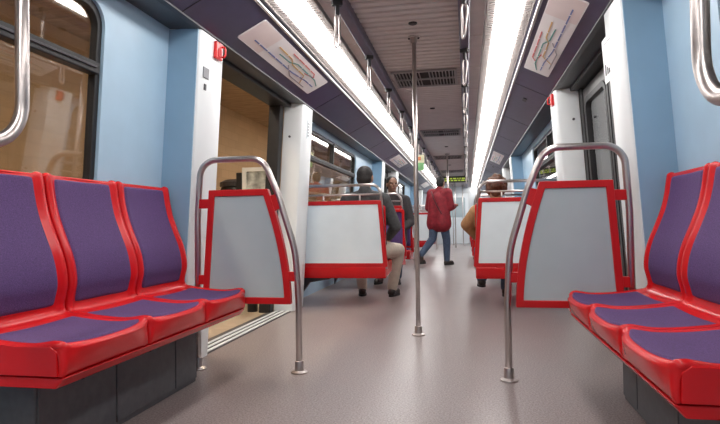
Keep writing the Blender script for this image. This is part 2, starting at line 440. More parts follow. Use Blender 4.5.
# end wall and rear wall
e = MB()
ring_prism(e, [(.42, 0), (1.42, 0), (1.42, 2.18), (-1.42, 2.18), (-1.42, 0), (-.42, 0)], [(.42, .001), (.42, .6), (.42, 1.9), (-.42, 1.9), (-.42, .6), (-.42, .001)], 0, .06, lambda p, t: (p[0], Y1+t, p[1]))
struct(e.build('wall_end', M['endwall']), 'pale grey end wall of the car')
d = MB(); ring_prism(d, rrect(-.42, .42, 0.01, 1.9, .02), rrect(-.30, .30, 1.0, 1.75, .06), .01, .045, lambda p, t: (p[0], Y1+t, p[1]))
d = d.build('door_end', M['white']); struct(d, 'white gangway door in the end wall')
MB().prism(rrect(-.31, .31, .99, 1.76, .06), .022, .03, lambda p, t: (p[0], Y1+t, p[1])).build('bright_view_pane', M['greypanel'], d)  # opaque pale pane, its colour standing in for the lit next car behind
MB().tube(rounded_path([(.36, Y1+.01, .95), (.36, Y1-.04, .95), (.36, Y1-.04, 1.15), (.36, Y1+.01, 1.15)], .02, 5), .009, 8).build('door_handle', M['steel'], d, smooth=True)
struct(MB().box(-1.45, 1.45, Y0-.06, Y0, 0, 2.2).build('wall_rear', M['endwall']), 'pale grey rear wall of the car')

# ------------------------------------------------------------------ foreground longitudinal seats
PROF = [(1.335, .960), (1.325, .985), (1.305, .988), (1.298, .965), (1.288, .90), (1.270, .83), (1.240, .755), (1.212, .69), (1.195, .63), (1.190, .575), (1.200, .53),
        (1.205, .495), (1.190, .470), (1.155, .462), (1.09, .452), (1.00, .444), (.92, .443), (.862, .449), (.828, .452), (.812, .444), (.810, .428), (.822, .395), (.838, .365), (.850, .352)]
def catmull(pts, t):
    n = len(pts)-1; x = min(max(t, 0), .99999)*n; i = int(x); f = x-i
    p = [pts[max(0, min(n, i+k))] for k in (-1, 0, 1, 2)]
    q = tuple(.5*((2*p[1][k])+(-p[0][k]+p[2][k])*f+(2*p[0][k]-5*p[1][k]+4*p[2][k]-p[3][k])*f*f+(-p[0][k]+3*p[1][k]-3*p[2][k]+p[3][k])*f**3) for k in (0, 1))
    return (q[0], q[1] if q[1] < .49 else .49+(q[1]-.49)*1.055)
SW = .475
def seat_surface(u, t, off=0.):
    """u in -1..1 across the seat, t 0..1 along the profile; local coords: x = distance from the car's centre line, y across"""
    d, z = catmull(PROF, t); d2, z2 = catmull(PROF, min(1, t+.004)); d1, z1 = catmull(PROF, max(0, t-.004))
    tx, tz = d2-d1, z2-z1; L = math.hypot(tx, tz) or 1; nx, nz = tz/L, -tx/L     # points at the sitter
    w = min(1, max(0, (1.10-d)/.26)) if z < .47 else 0
    lowfix = 1-min(1, max(0, (.43-z)/.075)) if d < .86 and z < .43 else 1
    bul = (.045*(abs(u)**3.2))*w*w*lowfix
    rim = .0
    k = abs(u)
    lo = .80 if t < .50 else .86
    if k > lo: rim = .012*min(1, (k-lo)/.06)
    if k > .93: rim -= .024*((k-.93)/.07)**2
    dish = -.010*(1-u*u) if .08 < t < .85 else 0
    o = off+(rim+dish)*min(1, max(.25, (t-.02)/.08))*min(1, max(.3, (.90-t)/.06))
    return (d+bul+nx*o, u*(SW/2-.003), z+nz*o)
def make_seat():
    t = thing('metro_seat', 'x', 'seat', (0, 0, 0), 0, 'purple seats along the side walls')
    MB().grid(lambda a, b: seat_surface(a*2-1, b), 40, 92).build('seat_shell', M['red'], t, smooth=True, solid=(.016, -1))
    shell = [c for c in t.children][0]
    for e in (-1, 1):
        y = e*(SW/2-.007)
        MB().prism([(.858, .430), (.88, .445), (.95, .444), (1.00, .444), (1.10, .452), (1.20, .466), (1.215, .40), (1.16, .354), (.856, .354)], y-.006, y+.006, lambda p, q: (p[0], q, p[1])).build('side_panel', M['red'], shell, bevel=.003)
    def pad(t0, t1, name):
        def f(a, b, o=.007):
            u = a*2-1; v = b*2-1
            e = max(abs(u), abs(v)); edge = max(0, (e-.93)/.07)
            uu = u*(.79 if t1 < .5 else .885)*(1-.04*abs(v)**10); vv = v*(1-.03*abs(u)**10)
            return seat_surface(uu, t0+(t1-t0)*(vv+1)/2, o-.012*edge**2)
        MB().grid(f, 36, 40).build(name, M['pad'], t, smooth=True)
    pad(.112, .474, 'backrest_pad'); pad(.570, .780, 'seat_pad')
    return t
seat0 = make_seat()
ends = ['nearest the door pillar', 'in the middle of the three', 'closest to the camera']
SE = 2.905
first = True
for s in (-1, 1):
    for k in range(3):
        y = SE-SW*(k+.5)
        lab = f'purple padded red seat on the {SIDE[s]} bench, {ends[k]}'
        # local x = distance from the centre line: the left side is the same seat turned half round
        if first:
            seat0.location = (0, y, 0); seat0.rotation_euler = (0, 0, PI); seat0['label'] = lab; first = False
        else: dup(seat0, (0, y, 0), PI if s < 0 else 0, lab)
    ya, yb = SE-SW*3, SE
    # red beam running under the four seats
    bt = thing('bench_beam', f'red beam under the front edge of the three {SIDE[s]} bench seats', 'bench beam', (s*.9, (ya+yb)/2, .35))
    hl = (yb-ya)/2
    MB().prism([(s*-.060, -.001), (s*-.030, -.036), (s*.26, -.036), (s*.26, -.001)], -hl+.012, hl-.012, lambda p, q: (p[0], q, p[1])).build('beam', M['red'], bt, bevel=.006)
    pt = thing('seat_pedestal', f'charcoal box pedestal carrying the {SIDE[s]} bench', 'pedestal', (s*1.18, 1.4, 0))
    e = sorted((s*-.145, s*.155))
    MB().box(e[0], e[1], .20, 1.30, 0, .312).build('pedestal_box', M['pedestal'], pt, bevel=.006)
    f = sorted((s*-.152, s*-.140))
    for (q0, q1) in ((.21, .62), (.628, 1.08), (1.088, 1.295)):
        MB().box(f[0], f[1], q0, q1, .022, .305).build('cover_panel', M['pedestal'], pt, bevel=.003)
    for q in (.42, .86):
        MB().lathe([(.008, -.003), (.008, .003)], (s*-.153, q, .255), 10).build('screw', M['black'], pt)

# ------------------------------------------------------------------ partition screens and their hoops
def flange(mb, x, y, r=.045):
    return mb.lathe([(r, 0), (r, .008), (r*.62, .012), (r*.55, .014), (r*.55, .06), (r*.5, .066), (.018, .066)], (x, y, 0))
def hoop(s, t):
    q = s
    pts = [(q*(.55-.85), 0, 0), (q*(.55-.85), 0, .40), (q*(.565-.85), 0, .66), (q*(.66-.85), 0, .97), (q*(.745-.85), 0, 1.17), (q*(1.115-.85), 0, 1.17), (q*(1.135-.85), 0, .85), (q*(1.14-.85), 0, 0)]
    MB().tube(rounded_path(pts, [.3, .6, .6, .11, .10, .3]), .0175, 16).build('hoop_tube', M['steel'], t, smooth=True)
    for x in (.55, 1.14): flange(MB(), q*(x-.85), 0).build('base_flange', M['steel'], t, smooth=False, bevel=.002)
def screen(s, y, label, group):
    t = thing('partition_screen', label, 'partition', (s*.85, y, 0), 0, group)
    hoop(s, t)
    X = lambda x: s*(x-.85)
    out = [(1.105, .37), (1.06, 1.00), (.715, 1.00)]
    n = 12
    for k in range(1, n+1):                       # curved aisle edge following the hoop
        f = k/n; z = 1.0-.63*f; out.append((.715-.125*(1-(1-f)**1.8), z))
    cen = (.86, .68)
    def inset(p, w):
        x = max(.0, p[0]); i = out.index(p)
        a = Vector(out[i-1]); b = Vector(p); c2 = Vector(out[(i+1) % len(out)])
        u = (b-a).normalized(); v = (c2-b).normalized()
        n1 = Vector((-u.y, u.x)); n2 = Vector((-v.y, v.x)); m = (n1+n2).normalized(); q = b+m*(w/max(.3, m.dot(n1)))
        return (q.x, q.y)
    inn = [inset(p, .036) for p in out]
    fn = lambda p, d: (X(p[0]), d, p[1])
    fr = MB(); ring_prism(fr, out, inn, -.019, .019, fn); fr.build('screen_frame', M['redframe'], t, bevel=.004)
    inn2 = [inset(p, .030) for p in out]
    MB().prism(inn2, -.010, .010, fn).build('screen_panel', M['greypanel'], t)
    for (xa, xb, z) in ((.61, .735, .925), (1.055, 1.135, .925), (.548, .62, .52), (1.09, 1.14, .50)):
        e = sorted((X(xa), X(xb)))
        if xa == .61:
            MB().prism([(X(.640), z-.03), (X(.700), z-.06), (X(.712), z+.035), (X(.668), z+.045)], -.014, .014, lambda p, d: (p[0], d, p[1])).build('clamp_tab', M['redframe'], t, bevel=.003)
        else: MB().box(e[0], e[1], -.014, .014, z-.026, z+.026).build('clamp_tab', M['redframe'], t, bevel=.003)
    return t
for n in range(3):
    for s in (-1, 1):
        y = 2.93+P*n
        w = ['in the foreground', 'at the second doors', 'at the far doors'][n]
        screen(s, y, f'grey red framed partition inside a bent steel hoop, {SIDE[s]} side, {w}', 'grey partition screens')

# ------------------------------------------------------------------ poles
def pole(x, y, label):
    t = thing('grab_pole', label, 'pole', (x, y, 0), 0, 'vertical poles along the aisle')
    MB().tube([(0, 0, .01), (0, 0, 2.147)], .0165, 16).build('pole_tube', M['steel'], t, smooth=True)
    flange(MB(), 0, 0, .048).build('base_flange', M['steel'], t, bevel=.002)
    MB().lathe([(.018, -.05), (.026, -.05), (.026, -.012), (.045, -.008), (.045, 0)], (0, 0, 2.150)).build('top_flange', M['steel'], t, bevel=.002)
    for q in (-1, 1): MB().ball((q*.034, 0, 2.139), .009, 10, 6).build('bolt', M['black'], t)
    return t
for n, lab in enumerate(['nearest steel pole in the middle of the aisle', 'steel pole beside the person in the red coat', 'far thin steel pole near the end door']):
    pole(0, 4.03+P*n, lab)
for x, y, lab in ((-.12, 19.9, 'thin pole at the car end, left of the end door'), (.22, 20.3, 'thin pole at the car end, right of the end door')):
    pole(x, y, lab)

# hanging U rails over the side seats
for s in (-1, 1):
    t = thing('hanging_rail', f'U shaped steel rail hanging above the {SIDE[s]} bench seats', 'grab rail', (s*.82, 1.31 if s < 0 else 1.22, 1.02), 0, 'hanging rails above the side benches')
    MB().tube(rounded_path([(0, 0, 1.08), (0, 0, 0), (0, -.75, 0), (0, -.75, 1.08)], .12), .0175, 16).build('rail_tube', M['steel'], t, smooth=True)
    for y in (0, -.75): MB().lathe([(.018, -.04), (.028, -.04), (.03, -.008), (.045, 0), (.045, .012)], (0, y, 1.075)).build('ceiling_flange', M['steel'], t)

# ceiling beams and hanging straps
order = ['nearest', 'second nearest', 'third nearest', 'fourth', 'fifth', 'sixth', 'seventh', 'eighth', 'ninth', 'tenth', 'eleventh', 'twelfth', 'thirteenth', 'fourteenth']
strap0 = None
for s in (-1, 1):
    bt = thing('ceiling_beam', f'dark plum beam along the ceiling holding the {SIDE[s]} row of straps', 'ceiling beam', (s*.36, (Y0+Y1)/2, 2.09))
    h = (Y1-Y0)/2-.01
    MB().prism([(-.036, .075), (-.036, .006), (-.028, -.002), (.028, -.002), (.036, .006), (.036, .075)], -h, h, lambda p, q: (p[0], q, p[1])).build('beam', M['beam'], bt)
    k = 0; y = 2.05
    while y < 16:
        lab = f'steel loop strap on the {SIDE[s]} ceiling beam, {order[k]} from the camera'
        if strap0 is None:
            t = thing('hanging_strap', lab, 'strap', (s*.36, y, 2.09), .45, 'loop straps under the ceiling beams'); strap0 = t
            MB().box(-.03, .03, -.022, .022, -.028, .002).build('clamp', M['black'], t, bevel=.005)
            MB().box(-.012, .012, -.010, .010, -.085, -.026).build('strap_band', M['darkmetal'], t, bevel=.003)
            lp = []
            for i in range(36):
                a = 2*PI*i/36; z = -.175+.095*math.cos(a); x = .019*math.sin(a)*(1+.35*math.cos(2*a))+.006*math.sin(a*.5)*math.cos(a); lp.append((x, .008*math.sin(2*a), z))
            MB().tube(lp, .0068, 10, closed=True).build('loop', M['steel'], t, smooth=True)
        else: dup(strap0, (s*.36, y, 2.09), .45*(-s), lab)
        k += 1; y += 1.08

# ceiling vents
for i, y in enumerate((5.2, 8.4, 11.6, 14.8, 18.0, -0.6)):
    if i == 5: continue
    t = thing('ceiling_vent', ['nearest dark slatted vent in the ceiling, beyond the first pole', 'second dark slatted ceiling vent from the camera', 'third dark slatted ceiling vent from the camera', 'fourth dark slatted ceiling vent from the camera', 'farthest dark slatted ceiling vent'][i], 'vent', (0, y, 2.143), 0, 'ceiling vents')
    fr = MB(); ring_prism(fr, [(-.29, -.28), (.29, -.28), (.29, .28), (-.29, .28)], [(-.265, -.255), (.265, -.255), (.265, .255), (-.265, .255)], -.012, .006, lambda p, q: (p[0], p[1], q))
    fr.build('vent_frame', M['grille'], t, bevel=.003)
    MB().box(-.27, .27, -.26, .26, .001, .005).build('vent_backing', M['vent_back'], t)
    g = MB()
    for k in range(18):
        x = -.25+.5*k/17
        if abs(x) > .02: g.prism([(x-.003, -.011), (x+.001, -.011), (x+.006, .004), (x+.002, .004)], -.255, .255, lambda p, q: (p[0], q, p[1]))
    g.box(-.265, .265, -.012, .012, -.011, .002)
    g.build('vent_grille', M['grille'], t)
for i, y in enumerate((3.75, 6.6, 10.0, 13.2)):
    tag(MB().lathe([(.03, 0), (.03, -.008), (.022, -.012), (.012, -.012)], (0.02*(-1)**i, y, 2.151), 14).build('ceiling_fixing', M['black']),
        ['small dark disc in the ceiling just before the first pole', 'small dark disc in the ceiling after the nearest vent', 'small dark disc in the ceiling after the second vent', 'small dark disc in the ceiling after the third vent'][i], 'ceiling fixing', 'dark discs in the ceiling')

# ------------------------------------------------------------------ route maps on the sloping panels
A = Vector((.805, 2.08)); B = Vector((1.105, 1.93)); SL = (B-A); SLn = Vector((-(A-B).y, (A-B).x)).normalized()
if SLn.y > 0: SLn = -SLn
def route_map(s, ya, yb, ta, tb, label, detail):
    cy = (ya+yb)/2; mid = A+SL*(ta+tb)/2
    t = thing('route_map', label, 'route map', (s*mid.x, cy, mid.y), 0, 'route maps on the sloping panels')
    def fn(p, d):                               # p = (along the car, 0..1 down the slope)
        q = A+SL*p[1]+SLn*d-mid
        return (s*q.x, p[0]-cy, q.y)
    def rr(y0, y1, t0, t1, r):
        L = SL.length
        return [(p[0], p[1]/L) for p in rrect(y0, y1, t0*L, t1*L, r)]
    MB().prism(rr(ya, yb, ta, tb, .018), .001, .006, fn).build('map_board', M['mapboard'], t)
    H = tb-ta; W = yb-ya
    MB().prism(rr(ya+.012, ya+W*.22, ta+.02, tb-.02, .012), .006, .0068, fn).build('map_legend', M['mappink'], t)
    if detail:
        def line(pts, key, w=.030):
            for i, ((a, b), (c, d)) in enumerate(zip(pts, pts[1:])):
                a, c = ya+W*a, ya+W*c; b, d = ta+H*b, ta+H*d
                L = SL.length; v = Vector((c-a, (d-b)*L)).normalized(); nn = Vector((-v.y, v.x))*.0045
                lines.setdefault(key, MB()).prism([(a+nn.x-v.x*.004, b+(nn.y-v.y*.004)/L), (c+nn.x+v.x*.004, d+(nn.y+v.y*.004)/L), (c-nn.x+v.x*.004, d-(nn.y-v.y*.004)/L), (a-nn.x-v.x*.004, b-(nn.y+v.y*.004)/L)], .0068, .0082, fn)
        lines = {}
        line([(.10, .70), (.60, .72), (.80, .62), (.93, .62)], 'mblue')
        line([(.42, .15), (.78, .17), (.82, .30), (.70, .42)], 'mred')
        line([(.28, .32), (.46, .34), (.52, .48), (.72, .50), (.78, .86)], 'myellow')
        line([(.34, .50), (.48, .48), (.55, .33), (.86, .34), (.95, .48)], 'mgreen')
        line([(.50, .60), (.62, .88), (.86, .88)], 'mgrey')
        for k, v in lines.items(): v.build('route_line', M[k], t)
        dots = MB()
        for (a, b) in ((.15, .70), (.25, .70), (.35, .71), (.45, .715), (.55, .72), (.70, .67), (.86, .62), (.50, .155), (.60, .16), (.70, .165), (.40, .335), (.62, .49), (.62, .335), (.74, .335)):
            y, q = ya+W*a, ta+H*b
            dots.prism([(y+.008*math.cos(i*PI/4), q+.008*math.sin(i*PI/4)/SL.length) for i in range(8)], .0082, .009, fn)
        dots.build('station_marks', M['mapboard'], t)
    return t
for s in (-1, 1):
    route_map(s, 3.20-.04*s, 4.76-.04*s, .10, .73, f'white route map with coloured lines above the {SIDE[s]} front door', True)
    route_map(s, 3.16+P, 4.70+P, .12, .73, f'smaller looking route map panel above the {SIDE[s]} second door', True)
    route_map(s, 3.16+2*P, 4.70+2*P, .12, .73, f'tiny distant route map panel above the {SIDE[s]} far door', False)
for y, lab in ((5.75, 'small dark socket on the right sloping panel after the map'), (12.6, 'small dark socket on the right sloping panel, far along')):
    q = A+SL*.45
    tag(MB().prism(rrect(y-.06, y+.06, -.02, .02, .008), 0, .006, lambda p, d: (q.x+SLn.x*d+SL.x*p[1]/SL.length, p[0], q.y+SLn.y*d+SL.y*p[1]/SL.length)).build('panel_socket', M['black']), lab, 'socket', 'sockets on the sloping panel')

# things on the pillars
def on_pillar(s, y0, y1, z0, z1, d0, d1):
    """box on a pillar's aisle face"""
    fn = lambda p, z: (s*(px(z)-p[0]), p[1], z)
    return MB().prism([(d0, y0), (d1, y0), (d1, y1), (d0, y1)], z0, z1, fn)
for s, yh in ((-1, 3.14), (1, 5.09)):
    z = 1.86
    t = thing('emergency_handle', f'red emergency handle box at the top of the {"left near" if s < 0 else "right far"} door pillar', 'emergency handle', (0, 0, 0), 0, 'red emergency handles')
    on_pillar(s, yh-.04, yh+.045, z-.055, z+.045, 0, .022).build('handle_box', M['handle_red'], t, bevel=.005)
    on_pillar(s, yh-.02, yh+.025, z-.042, z+.005, .022, .025).build('handle_recess', M['redframe'], t)
    fn = [(s*(px(z)-.02), yh+.03, z+.025), (s*(px(z)-.042), yh+.035, z+.025), (s*(px(z)-.042), yh+.035, z-.035), (s*(px(z)-.02), yh+.03, z-.035)]
    MB().tube(rounded_path(fn, .012, 5), .006, 8).build('pull_handle', M['handle_red'], t, smooth=True)
tag(on_pillar(-1, 2.98, 3.05, 1.66, 1.72, 0, .006).build('pillar_socket', M['sensor'], bevel=.002), 'small square grey socket on the left white pillar', 'socket')
tag(on_pillar(-1, 3.00, 3.025, 1.59, 1.625, 0, .006).build('key_switch', M['ink'], bevel=.002), 'small black key switch under the grey socket', 'switch')
t = thing('pillar_notice', 'small framed notice on the left pillar beyond the doorway', 'notice', (0, 0, 0))
on_pillar(-1, 5.11, 5.20, 1.62, 1.80, 0, .003).build('notice_plate', M['whitepanel'], t)
on_pillar(-1, 5.12, 5.128, 1.63, 1.79, .003, .0045).build('notice_edge', M['sensor'], t)
for k in range(5): on_pillar(-1, 5.14, 5.18, 1.645+.028*k, 1.657+.028*k, .003, .0045).build('notice_line', M['sensor'], t)
t = thing('pillar_notice', 'faint pictogram notice high on the near right pillar', 'notice', (0, 0, 0))
on_pillar(1, 3.10, 3.32, 1.56, 1.80, 0, .002).build('notice_plate', M['white'], t)
on_pillar(1, 3.14, 3.30, 1.765, 1.771, .002, .003).build('notice_line', M['sensor'], t)
on_pillar(1, 3.27, 3.30, 1.60, 1.66, .002, .003).build('pictogram', M['ink'], t)
on_pillar(1, 3.235, 3.255, 1.60, 1.64, .002, .003).build('pictogram', M['ink'], t)
on_pillar(1, 3.20, 3.225, 1.60, 1.625, .002, .003).build('pictogram', M['ink'], t)
for s, z, lab in ((1, 1.66, 'black dot fastener high on the right pillar beyond the doorway'), (1, 1.07, 'black dot fastener low on the right pillar beyond the doorway'), (-1, 1.62, 'black dot fastener on the left pillar beyond the doorway')):
    X = s*(px(z)+.13 if s > 0 else px(z)+.12)
    tag(MB().tube([(X, 4.971, z), (X, 4.962, z)], .011, 10).build('fastener', M['ink']), lab, 'fastener', 'dark fasteners on the far pillars')

# ------------------------------------------------------------------ transverse double seats
def double_seat(s, y, face, label, group):
    """face=+1: sitters look away from the camera (board towards us); -1: towards us"""
    t = thing('double_seat', label, 'seat', (s*.86, y, 0), 0, group)
    F = lambda q: q*face
    def bx(mb, x0, x1, q0, q1, z0, z1):
        e = sorted((F(q0), F(q1))); return mb.box(x0, x1, e[0], e[1], z0, z1)
    xa, xb = sorted((s*-.43, s*.44))
    zt, zb = 1.03, .375
    fn = lambda p, d: (p[0], F(d), p[1])
    def fn2(p, d):                              # board narrows towards the top on the aisle side
        f = (p[1]-zb)/(zt-zb); k = max(0, min(1, -s*p[0]/.43)); return (p[0]+s*k*(.055*f-.02), F(d), p[1])
    fr = MB(); ring_prism(fr, rrect(xa, xb, zb, zt, .02), rrect(xa+.04, xb-.04, zb+.04, zt-.04, .008), -.02, .03, fn2); fr.build('back_frame', M['redframe'], t, bevel=.005)
    MB().prism(rrect(xa+.03, xb-.03, zb+.03, zt-.03, .008), -.012, .02, fn2).build('back_board', M['whitepanel'], t)
    # seat pan, red, with a deeper skirt
    MB().prism([(-.02, .375), (-.02, .30), (.0, .265), (.44, .30), (.47, .40), (.46, .425), (.42, .43), (.06, .41), (.03, .40)], xa, xb, lambda p, q: (q, F(p[0]), p[1])).build('seat_pan', M['red'], t, bevel=.008)
    prof = [(.030, .93), (.035, .86), (.06, .74), (.085, .62), (.085, .54), (.06, .47)]
    for k in range(2):
        c = xa+(xb-xa)*(.25+.5*k); hw = .19
        def back(a, b, o=0):
            u = a*2-1; q, z = catmull(prof, b); e = max(abs(u), abs(b*2-1)); return (c+u*hw, F(q+.012-.014*max(0, (e-.9)/.1)**2-.01*(1-u*u)), z)
        MB().grid(back, 14, 16).build('backrest_pad', M['pad'], t, smooth=True, solid=(.02, 0))
        def sp(a, b):
            u = a*2-1; v = b*2-1; e = max(abs(u), abs(v)); return (c+u*hw, F(.10+.34*b), .437+.008*b-.014*max(0, (e-.9)/.1)**2)
        MB().grid(sp, 14, 14).build('seat_pad', M['pad'], t, smooth=True, solid=(.02, 0))
        sh = MB(); ring_prism(sh, rrect(c-.215, c+.215, .44, .985, .03), rrect(c-.185, c+.185, .49, .945, .03), .03, .07, fn); sh.build('backrest_rim', M['red'], t, bevel=.008)
    # wall bracket
    e = s*.49
    MB().prism([(e, .28), (e-s*.34, .28), (e-s*.34, .25), (e-s*.13, .215), (e-s*.04, .10), (e, .02)], .06, .12, lambda p, q: (p[0], F(q), p[1])).build('wall_bracket', M['darkmetal'], t, bevel=.004)
    # handrail hoop and lower rail
    ax = s*-.43
    MB().tube(rounded_path([(ax-s*.0, F(.005), .36), (ax+s*.045, F(.005), 1.185), (s*.50, F(.005), 1.185)], .10), .0145, 12).build('handrail', M['steel'], t, smooth=True)
    MB().tube([(ax+s*.04, F(.005), 1.09), (s*.50, F(.005), 1.09)], .010, 10).build('lower_rail', M['steel'], t, smooth=True)
    for x in (xa+.25, xb-.25): MB().tube([(x, F(.005), .99), (x, F(.005), 1.085)], .009, 8).build('rail_post', M['steel'], t, smooth=True)
    return t
for s in (-1, 1):
    for y, f, w in ((5.42, 1, 'nearest, its white back board facing the camera'), (7.20, -1, 'second row, purple backrests facing the camera'), (8.22, -1, 'third row, purple backrests facing the camera'),
                    (12.42, 1, 'beyond the second doors, white back board facing the camera'), (14.2, -1, 'beyond the second doors, purple backrests facing the camera')):
        double_seat(s, y, f, f'red double seat on the {SIDE[s]}, {w}', 'red framed double seats across the car')

# ------------------------------------------------------------------ destination display, placard
t = thing('led_sign', 'dark display with yellow green lit dashes hanging at the far end', 'display sign', (-.03, 16.2, 2.035))
MB().box(-.44, .44, -.04, .04, -.09, .09).build('sign_case', M['ledcase'], t, bevel=.01)
for x in (-.35, .35): MB().tube([(x, 0, .08), (x, 0, .116)], .012, 8).build('hanger', M['darkmetal'], t)
g = MB(); random.seed(3)
for r in range(2):
    x = -.40
    while x < .37:
        w = random.choice((.04, .06, .09))
        g.box(x, min(x+w, .40), -.044, -.040, -.05+.055*r, -.015+.055*r); x += w+.025
g.build('lit_characters', M['led'], t)
t = thing('hanging_placard', 'green and cream placard hanging beside the left strap row', 'placard', (-.40, 9.2, 1.83))
MB().prism(rrect(-.085, .085, -.165, -.04, .01), -.004, .004, lambda p, q: (p[0], q, p[1])).build('placard_green', M['adgreen'], t)
MB().prism(rrect(-.085, .085, -.04, .09, .01), -.004, .004, lambda p, q: (p[0], q, p[1])).build('placard_cream', M['adcream'], t)
MB().prism(rrect(-.03, .03, -.0, .06, .01), -.006, .006, lambda p, q: (p[0], q, p[1])).build('placard_spot', M['adred'], t)
for x in (-.05, .05): MB().tube([(x, 0, .085), (x*.6, 0, .27)], .003, 6).build('cord', M['darkmetal'], t)

# ------------------------------------------------------------------ people
def remesh(mb, name, m, parent, voxel=.009, smooth=4):
    o = mb.build(name, m)
    md = o.modifiers.new('r', 'REMESH'); md.mode = 'VOXEL'; md.voxel_size = voxel; md.use_smooth_shade = True
    sm = o.modifiers.new('s', 'SMOOTH'); sm.iterations = smooth; sm.factor = .5
    dg = bpy.context.evaluated_depsgraph_get(); me = bpy.data.meshes.new_from_object(o.evaluated_get(dg))
    o.modifiers.clear(); old = o.data; o.data = me; bpy.data.meshes.remove(old)
    if not me.materials: me.materials.append(m)
    for p in me.polygons: p.use_smooth = True
    o.parent = parent
    return o

def V(*a): return Vector(a)
def person(loc, rz, label, J, skin, coat, legs, hair, hair_style, head_rot=(0, 0), hem=None, coat_len=None, bulk=1.0, group=None):
    """J: joints in local space, facing +Y. Keys: pelvis chest neck head shoulder_l/r elbow_ wrist_ hip_ knee_ ankle_ toe_, grip"""
    t = thing('person', label, 'person', loc, rz)
    R = Matrix.Rotation(head_rot[0], 3, 'Z') @ Matrix.Rotation(head_rot[1], 3, 'X')
    H = Vector(J['head'])
    hp = lambda x, y, z: H+R @ V(x, y, z)
    b = MB()
    # head: skull, jaw, nose, ears, brow, on a neck
    b.ball(hp(0, -.005, .02), (.075, .092, .095), 20, 14, R); b.ball(hp(0, .018, -.045), (.058, .068, .070), 18, 12, R)
    b.ball(hp(0, .055, -.085), (.028, .026, .022), 12, 8, R)
    b.cone(hp(0, .086, .012), .009, hp(0, .104, -.022), .014)
    b.cone(hp(-.045, .074, .030), .012, hp(.045, .074, .030), .012)
    b.cone(hp(-.020, .082, -.055), .008, hp(.020, .082, -.055), .008)
    for s in (-1, 1):
        b.ball(hp(s*.077, -.002, -.005), (.012, .020, .032), 10, 8, R); b.ball(hp(s*.035, .062, -.020), (.024, .02, .022), 10, 8, R)
    b.cone(hp(0, -.015, -.05), .056, J['neck'], .06)
    c = Vector(J['chest']); pv = Vector(J['pelvis'])
    for L in 'lr':
        sh, el, wr = (Vector(J[k+L]) for k in ('shoulder_', 'elbow_', 'wrist_'))
        b.cone(J['neck'], .055, sh, .055); b.cone(sh, .052, el, .041); b.cone(el, .041, wr, .027)
        # hand: palm, four fingers, thumb
        d = Vector(J.get('hand_'+L, (wr-el).normalized())).normalized(); down = Vector(J.get('palm_'+L, (0, 0, -1))); down = (down-d*down.dot(d)).normalized(); side = d.cross(down)
        inn = -1 if L == 'r' else 1
        pc = wr+d*.05
        b.cone(wr+side*.016, .019, pc+d*.03+side*.026, .014); b.cone(wr-side*.016, .019, pc+d*.03-side*.026, .014); b.cone(wr, .02, pc+d*.035, .015)
        curl = J.get('curl', .6)
        for k, ln in enumerate((.062, .072, .068, .052)):
            r0 = pc+d*.032+side*(.030-.020*k)*1.0
            a1 = r0+(d*math.cos(curl*.6)+down*math.sin(curl*.6))*ln*.45; a2 = a1+(d*math.cos(curl*1.6)+down*math.sin(curl*1.6))*ln*.32; a3 = a2+(d*math.cos(curl*2.4)+down*math.sin(curl*2.4))*ln*.25
            b.cone(r0, .0092, a1, .0088); b.cone(a1, .0088, a2, .0082); b.cone(a2, .0082, a3, .0075)
        th0 = wr+d*.022+side*.026; th1 = th0+(d*.6+side*.6+down*.5)*.036; th2 = th1+(d*.9+down*.5)*.026
        b.cone(th0, .0125, th1, .0105); b.cone(th1, .0105, th2, .0085)
    # torso and legs
    sl, sr = Vector(J['shoulder_l']), Vector(J['shoulder_r'])
    b.cone(c+V(-.085, 0, 0), .098, c+V(.085, 0, 0), .098); b.cone(c+V(-.07, 0, 0), .10, pv+V(-.07, 0, .04), .10); b.cone(c+V(.07, 0, 0), .10, pv+V(.07, 0, .04), .10)
    b.cone(sl, .06, c+V(-.08, 0, .03), .09); b.cone(sr, .06, c+V(.08, 0, .03), .09); b.cone(J['neck'], .06, c, .10)
    for L in 'lr':
        hi, kn, an, to = (Vector(J[k+L]) for k in ('hip_', 'knee_', 'ankle_', 'toe_'))
        b.cone(pv, .10, hi, .085); b.cone(hi, .085, kn, .056); b.cone(kn, .054, an, .036); b.cone(an, .034, to, .026)
    body = remesh(b, 'body', skin, t, .0075, 2)
    # face details
    for s in (-1, 1):
        MB().ball(hp(s*.030, .083, .008), (.012, .006, .007), 10, 6, R).build('eye', M['eye'], t, smooth=True)
    MB().ball(hp(0, .092, -.055), (.022, .006, .007), 10, 6, R).build('mouth', M['lip'], t, smooth=True)
    # hair
    h = MB()
    if hair_style == 'short':
        h.ball(hp(0, -.018, .036), (.083, .090, .090), 20, 14, R); h.ball(hp(0, -.035, -.010), (.080, .075, .075), 18, 12, R); h.ball(hp(0, -.04, -.05), (.062, .056, .04), 14, 10, R)
    elif hair_style == 'bob':
        h.ball(hp(0, -.02, .045), (.090, .098, .088), 20, 14, R); h.ball(hp(0, -.045, -.02), (.088, .072, .09), 18, 12, R)
        for s in (-1, 1): h.cone(hp(s*.078, .005, .03), .030, hp(s*.080, -.02, -.06), .024)
        h.ball(hp(0, -.05, -.08), (.080, .050, .05), 14, 10, R)
    else:   # curly
        rnd = random.Random(5)
        for k in range(70):
            th = rnd.uniform(0, 2*PI); z = rnd.uniform(-.95, 1); q = math.sqrt(max(0, 1-z*z)); x, y = q*math.cos(th), q*math.sin(th)
            if y > .45 and z < .55: continue
            h.ball(hp(x*.085, y*.092-.02, z*.095+.025), rnd.uniform(.022, .034), 10, 7)
        h.ball(hp(0, -.025, .03), (.085, .088, .092), 18, 12, R)
    remesh(h, 'hair', hair, t, .009, 2)
    # coat
    k = bulk
    o = MB()
